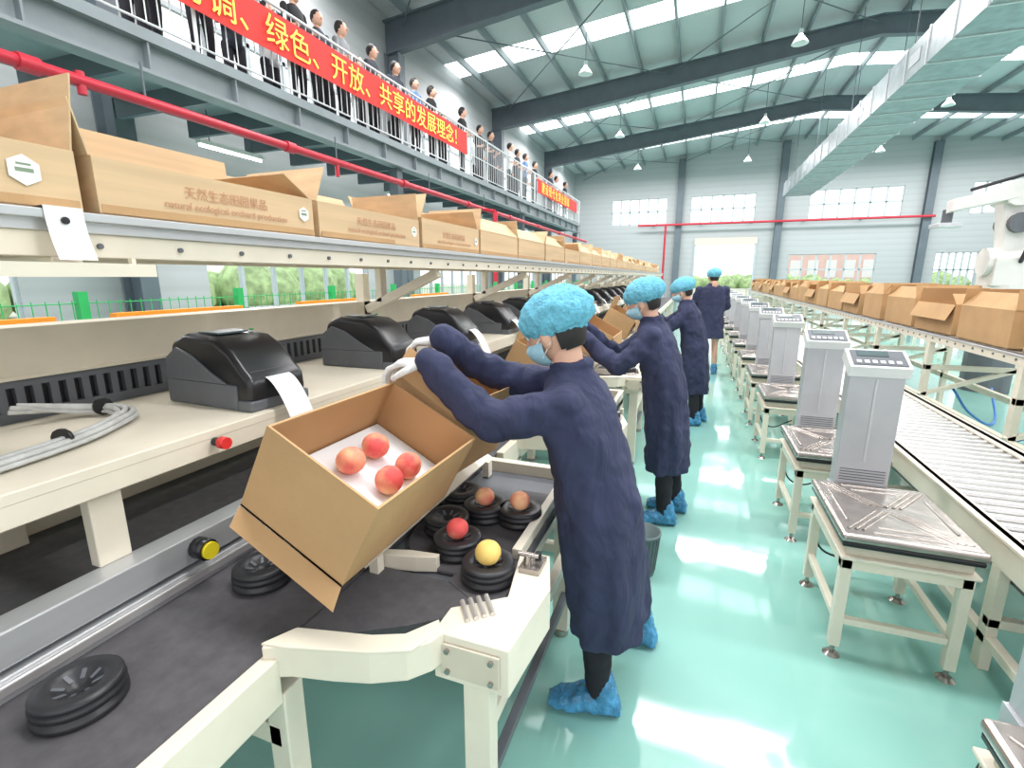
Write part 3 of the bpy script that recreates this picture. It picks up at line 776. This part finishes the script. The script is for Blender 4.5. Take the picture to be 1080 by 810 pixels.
b.done(bevel=.02,merge=False)
b=B('waste_basket'); bxx,byy=-.17,2.52
b.lathe([(.0,.0),(.068,.0),(.072,.01),(.090,.235),(.097,.24),(.097,.252),(.087,.252),(.066,.02),(0,.02)],(bxx,byy,0),BINM,24)
for k in range(24):
    t=k*math.pi/12; b.cyl((bxx+.074*math.cos(t),byy+.074*math.sin(t),.03),(bxx+.091*math.cos(t),byy+.091*math.sin(t),.23),.003,DGREY,seg=4)
b.done(merge=False)

# ============ PEOPLE ============
def basis(fwd,up=V((0,0,1))):
    f=V(fwd).normalized(); r=f.cross(up).normalized(); u=r.cross(f)
    return Matrix((r,f,u)).transposed()
def head(par,c,fwd,capped=True,mask=True):
    Rm=basis(fwd); c=V(c)
    def mk(name,fn,m,sx,sy,sz,off=V((0,0,0)),seg=32,disp=0,ds=.03,cond=None):
        b=B(name); rings=32; vs=[]
        for j in range(rings+1):
            ph=math.pi*j/rings
            for i in range(seg):
                t=2*math.pi*i/seg; v=V((math.sin(ph)*math.cos(t)*sx,math.sin(ph)*math.sin(t)*sy,math.cos(ph)*sz))
                v=fn(v) if fn else v
                vs.append(c+Rm@(v+off))
        fs=[]
        for j in range(rings):
            for i in range(seg):
                idx=(j*seg+i,(j+1)*seg+i,(j+1)*seg+(i+1)%seg,j*seg+(i+1)%seg)
                if cond:
                    ph=math.pi*(j+.5)/rings; t=2*math.pi*(i+.5)/seg
                    if not cond(V((math.sin(ph)*math.cos(t),math.sin(ph)*math.sin(t),math.cos(ph)))): continue
                fs.append(idx)
        b.faces(vs,fs,m,True); o=b.done(par)
        if disp:
            t=bpy.data.textures.new(name,'CLOUDS'); t.noise_scale=ds; t.noise_depth=3; d=o.modifiers.new('d','DISPLACE'); d.texture=t; d.strength=disp; d.texture_coords='GLOBAL'
        return o
    def face(v):
        x,y,z=v
        if z<0: k=1-.28*(-z/.115)**1.5; x*=k; 
        if z<0 and y<0: y*=1-.25*(-z/.115)
        if y>0:
            y+=.022*math.exp(-(x/.014)**2-((z+.018)/.022)**2)
            y-=.008*math.exp(-((abs(x)-.032)/.016)**2-((z-.012)/.012)**2)
            y+=.006*math.exp(-(x/.03)**2-((z+.06)/.01)**2)
            y+=.008*math.exp(-(x/.02)**2-((z+.098)/.015)**2)
        return V((x,y,z))
    mk('head',face,SKIN,.074,.094,.115)
    b=B('eyes_and_ears')
    for s in (-1,1):
        b.sph(c+Rm@V((.032*s,.078,.012)),.012,WHITE,10); b.sph(c+Rm@V((.032*s,.0875,.012)),.0055,HAIR,8)
        b.chain([c+Rm@V((.018*s,.090,.030)),c+Rm@V((.045*s,.080,.032))],[.003,.002],HAIR,6)
        b.sph(c+Rm@V((.076*s,.005,-.016)),.032,SKIN,12,Rm,(.3,.6,1)); b.sph(c+Rm@V((.083*s,.008,-.016)),.018,SKIN,10,Rm,(.3,.6,1))
    b.chain([c+Rm@V((-.018,.082,-.062)),c+Rm@V((0,.09,-.061)),c+Rm@V((.018,.082,-.062))],[.004,.006,.004],mat('lips',(190,110,105),.5),8)
    b.done(par,merge=False)
    mk('hair',None,HAIR,.080,.098,.110,V((0,-.014,.004)),cond=lambda v:v.y<.45 and (v.z>-.72) and not (v.y>-.22 and v.z<-.05))
    b=B('neck'); b.chain([c+Rm@V((0,-.02,-.06)),c+V((0,0,-.14))+Rm@V((0,-.055,0))],[.052,.058],SKIN,14); b.done(par,merge=False)
    if capped:
        def pl(v):
            a=math.atan2(v.y,v.x); q=max(0,1-abs(v.z+.035)/.075)
            k=1+.02*math.sin(a*23)*q+.008*math.sin(a*41+v.z*40)+.008*math.sin(a*7+v.z*60)
            if v.z<-.035: k*=1-2.2*(-.035-v.z)
            return V((v.x*k,v.y*k,v.z))
        mk('hair_cap',pl,CAP,.108,.132,.092,V((0,-.028,.050)),seg=96,disp=.015,ds=.03)
        b=B('cap_elastic'); b.chain([V((.083*math.cos(t),.104*math.sin(t),.005*math.sin(t*14))) for t in [k*math.pi/20 for k in range(41)]],[.005]*41,CAP,6); o=b.done(par)
        o.matrix_world=Matrix.Translation(c+Rm@V((0,-.012,.016)))@Rm.to_4x4()@Matrix.Rotation(.30,4,'X')
    if mask:
        mk('face_mask',lambda v:V((v.x*(1-.2*max(0,-v.z/.08)),v.y+.02*math.exp(-(v.x/.02)**2-((v.z-.02)/.03)**2),v.z)),MASK,.080,.100,.062,V((0,.006,-.050)),cond=lambda v:v.y>.2)
        b=B('mask_straps')
        for s in (-1,1):
            b.chain([c+Rm@V((.074*s,.04,-.02)),c+Rm@V((.084*s,-.01,.015))],[.002,.002],WHITE,6); b.chain([c+Rm@V((.068*s,.04,-.07)),c+Rm@V((.083*s,-.01,-.03))],[.002,.002],WHITE,6)
        b.done(par,merge=False)
def hand(par,wrist,fwd,up,side,m=GLOVE,curl=35,sz=1.0,spread=1):
    Rm=basis(fwd,V(up)); w=V(wrist)
    def P(x,y,z): return w+Rm@(V((x,y,z))*sz)
    b=B('glove' if m is GLOVE else 'hand')
    b.loft([(P(0,-.03,0),Rm@V((.028,0,0))*sz,Rm@V((0,0,.022))*sz),(P(0,.005,0),Rm@V((.028,0,0))*sz,Rm@V((0,0,.018))*sz),(P(0,.045,0),Rm@V((.04,0,0))*sz,Rm@V((0,0,.016))*sz),(P(0,.085,0),Rm@V((.042,0,0))*sz,Rm@V((0,0,.013))*sz),(P(0,.092,-.002),Rm@V((.036,0,0))*sz,Rm@V((0,0,.010))*sz)],m,16)
    lens=[(.030,.040,.024,.019),(.010,.045,.028,.02),(-.011,.042,.026,.019),(-.031,.033,.02,.017)]
    for k,(x0,l1,l2,l3) in enumerate(lens):
        x=x0*side; a=math.radians(curl*.7+k*3); dirx=.10*side*(1.2-k*.8)*spread
        p=V((x,.080,-.002)); pts=[p]; 
        for l,da in ((l1,0),(l2,curl),(l3,curl*.7)):
            if da: a+=math.radians(da)
            p=p+V((dirx*l,math.cos(a)*l,-math.sin(a)*l)); pts.append(p)
        b.chain([w+Rm@(q*sz) for q in pts],[.0098*sz,.0092*sz,.0085*sz,.0075*sz],m,10)
    pts=[V((.026*side,.018,-.004)),V((.050*side,.045,-.018)),V((.056*side,.072,-.034)),V((.048*side,.092,-.046))]
    b.chain([w+Rm@(q*sz) for q in pts],[.015*sz,.012*sz,.0105*sz,.009*sz],m,10)
    return b.done(par,remesh=.0035,smooth=2,merge=False)
def shoe(par,ank,fwd,m=SHOEC):
    f=V((fwd[0],fwd[1],0)).normalized(); s=V((-f.y,f.x,0)); a=V((ank[0],ank[1],0))
    b=B('shoe_cover')
    def ring(d,h,wd,z0=.006): return (a+f*d+V((0,0,z0+h/2)),s*wd,V((0,0,h/2)))
    b.loft([ring(-.085,.05,.028),ring(-.07,.085,.040),ring(-.02,.11,.045),ring(.04,.10,.048),ring(.10,.075,.052),ring(.155,.055,.046),ring(.185,.04,.03)],m,20,2.6)
    b.chain([a+V((0,0,.07))-f*.02,a+V((0,0,.13))-f*.015],[.052,.050],m,14)
    b.done(par,remesh=.007,smooth=1,disp=.018,dscale=.022,merge=False)
def person(name,P,legmat=PANTS,cap_=True,mask=True,gl=GLOVE,curl=35,legw=1.0):
    e=empty(name)
    b=B('coat')
    R0=P['rings']; rings=[]; folds=[]
    zt=R0[-1][0][2]; zb=R0[0][0][2]
    for q in range(len(R0)-1):
        (c0,a0,b0,fw),(c1,a1,b1,_)=R0[q],R0[q+1]
        nsub=3 if (c1[2]-c0[2])>.09 else 1
        for s_ in range(nsub):
            t=s_/nsub; rings.append((V(c0).lerp(V(c1),t),a0+(a1-a0)*t,b0+(b1-b0)*t,fw))
    rings.append((V(R0[-1][0]),R0[-1][1],R0[-1][2],R0[-1][3]))
    out=[]
    for (c,hw,hd,fw) in rings:
        f=V((fw[0],fw[1],0)).normalized(); s=V((-f.y,f.x,0)); out.append((V(c),s*hw,f*hd))
        t=(c[2]-zb)/(zt-zb); folds.append(.048*max(0,1-t*1.05))
    b.loft(out,NAVY,72,2.2,folds)
    for k in ('L','R'):
        sh,el,wr=V(P['sh'+k]),V(P['el'+k]),V(P['wr'+k])
        pts=[];rs=[]
        N=9
        for q in range(N):
            t=q/N; pts.append(sh.lerp(el,t)+V((0,0,-.010*math.sin(math.pi*t)+.004*math.sin(q*2.2)))); rs.append((.068-.004*t)*(1+.07*math.sin(q*2.2+(k=='L'))*(.3+t)))
        for q in range(N+1):
            t=q/N; pts.append(el.lerp(wr,t)+V((0,0,-.016*math.sin(math.pi*t)+.004*math.sin(q*2.4)))); rs.append((.064-.016*t)*(1+.10*math.sin(q*2.4+1)*(1-.4*t)))
        d=(wr-el).normalized(); pts.append(wr+d*.012); rs.append(.047)
        b.chain(pts,rs,NAVY,18)
    n=V(P['neck']); 
    b.chain([n+V((.06*math.cos(t),.064*math.sin(t),.008)) for t in [i*math.pi/6 for i in range(13)]],[.018]*13,NAVY,8)
    o=b.done(e,remesh=.0085,smooth=2,disp=.020,dscale=.085,merge=False)
    tx=bpy.data.textures.new('cloth_wrinkle','MARBLE'); tx.noise_scale=.16; tx.turbulence=9; tx.marble_type='SOFT'
    d=o.modifiers.new('wrinkle','DISPLACE'); d.texture=tx; d.strength=.010; d.mid_level=.5; d.texture_coords='GLOBAL'
    s2=o.modifiers.new('s2','SMOOTH'); s2.iterations=2; s2.factor=.5
    for k in ('L','R'):
        an=V(P['an'+k]); hp=V(P['hp'+k]); kn=V(P['kn'+k])
        b=B('trouser_leg' if legmat is PANTS else 'leg'); b.chain([hp,kn,an+V((0,0,.10))],[.085*legw,.062*legw,.048*legw],legmat,14); b.done(e,remesh=.012,smooth=2,disp=.012 if legmat is PANTS else 0,dscale=.05,merge=False)
        shoe(e,an,P['toe'+k])
        wr,el=V(P['wr'+k]),V(P['el'+k])
        hf=P.get('hf'+k) or (wr-el)
        hand(e,wr+V(hf).normalized()*.02,hf,P.get('hu'+k,(0,0,1)),-1 if k=='L' else 1,gl,curl)
    head(e,P['head'],P['face'],cap_,mask)
    return e
def sh(P,d):
    Q={}
    for k,v in P.items():
        if k=='rings': Q[k]=[((c[0]+d[0],c[1]+d[1],c[2]+d[2]),a,b_,f_) for c,a,b_,f_ in v]
        elif k[:2] in ('to','hf','hu','fa'): Q[k]=v
        else: Q[k]=(v[0]+d[0],v[1]+d[1],v[2]+d[2])
    return Q
F1=(-1,.12)
P1=dict(hip=(-.27,1.57,.85),head=(-.435,1.58,1.42),face=(-1,.10,-.42),neck=(-.378,1.585,1.31),
 rings=[((-.215,1.665,.32),.20,.140,F1),((-.225,1.645,.47),.198,.140,F1),((-.245,1.62,.65),.195,.140,F1),((-.265,1.60,.85),.190,.138,F1),((-.29,1.585,.98),.180,.128,F1),((-.322,1.575,1.10),.183,.124,F1),((-.345,1.58,1.19),.178,.116,F1),((-.365,1.585,1.255),.145,.093,F1),((-.373,1.585,1.31),.07,.067,F1)],
 shL=(-.355,1.462,1.205),elL=(-.585,1.395,1.150),wrL=(-.785,1.365,1.325),
 shR=(-.375,1.715,1.215),elR=(-.61,1.65,1.235),wrR=(-.81,1.52,1.385),
 hfL=(-1,-.05,.0),hfR=(-1,-.2,-.1),
 hpL=(-.26,1.52,.82),hpR=(-.24,1.70,.82),knL=(-.25,1.54,.46),knR=(-.20,1.84,.46),anL=(-.23,1.55,0),anR=(-.13,1.97,0),toeL=(-1,-.15),toeR=(-1,.1))
person('packing_worker',P1)
P2=sh(P1,(.13,1.60,.03)); 
P2['elL']=(-.42,3.02,1.06); P2['wrL']=(-.62,3.02,1.23); P2['elR']=(-.44,3.26,1.09); P2['wrR']=(-.64,3.15,1.27)
P2['anR']=(-.03,3.34,0); P2['knR']=(-.07,3.29,.46); P2['anL']=(-.09,3.12,0); P2['knL']=(-.11,3.13,.46); P2['face']=(-1,.05,-.42)
person('packing_worker',P2)
P3=sh(P2,(.17,2.4,0)); P3['anR']=(P3['anR'][0],P3['anR'][1],0); P3['anL']=(P3['anL'][0],P3['anL'][1],0); person('packing_worker',P3)
Fm=(-.35,1)
P4=dict(hip=(.2,9.1,.95),head=(.2,9.12,1.60),face=(-.5,1,-.2),neck=(.2,9.1,1.475),
 rings=[((.2,9.1,.60),.24,.16,Fm),((.2,9.1,.8),.23,.15,Fm),((.2,9.1,1.0),.21,.14,Fm),((.2,9.1,1.2),.22,.135,Fm),((.2,9.1,1.36),.215,.12,Fm),((.2,9.1,1.43),.17,.09,Fm),((.2,9.1,1.48),.07,.06,Fm)],
 shL=(.0,9.04,1.39),elL=(-.08,9.12,1.12),wrL=(-.06,9.34,1.0),shR=(.4,9.18,1.39),elR=(.44,9.24,1.12),wrR=(.28,9.45,1.02),
 hpL=(.11,9.08,.9),hpR=(.29,9.13,.9),knL=(.10,9.10,.5),knR=(.31,9.14,.5),anL=(.08,9.1,0),anR=(.33,9.12,0),toeL=(-.5,1),toeR=(.1,1))
P4=sh(P4,(.06,-.3,0))
person('supervisor',P4,legmat=SKIN,mask=False,legw=.85)
print('DONE')
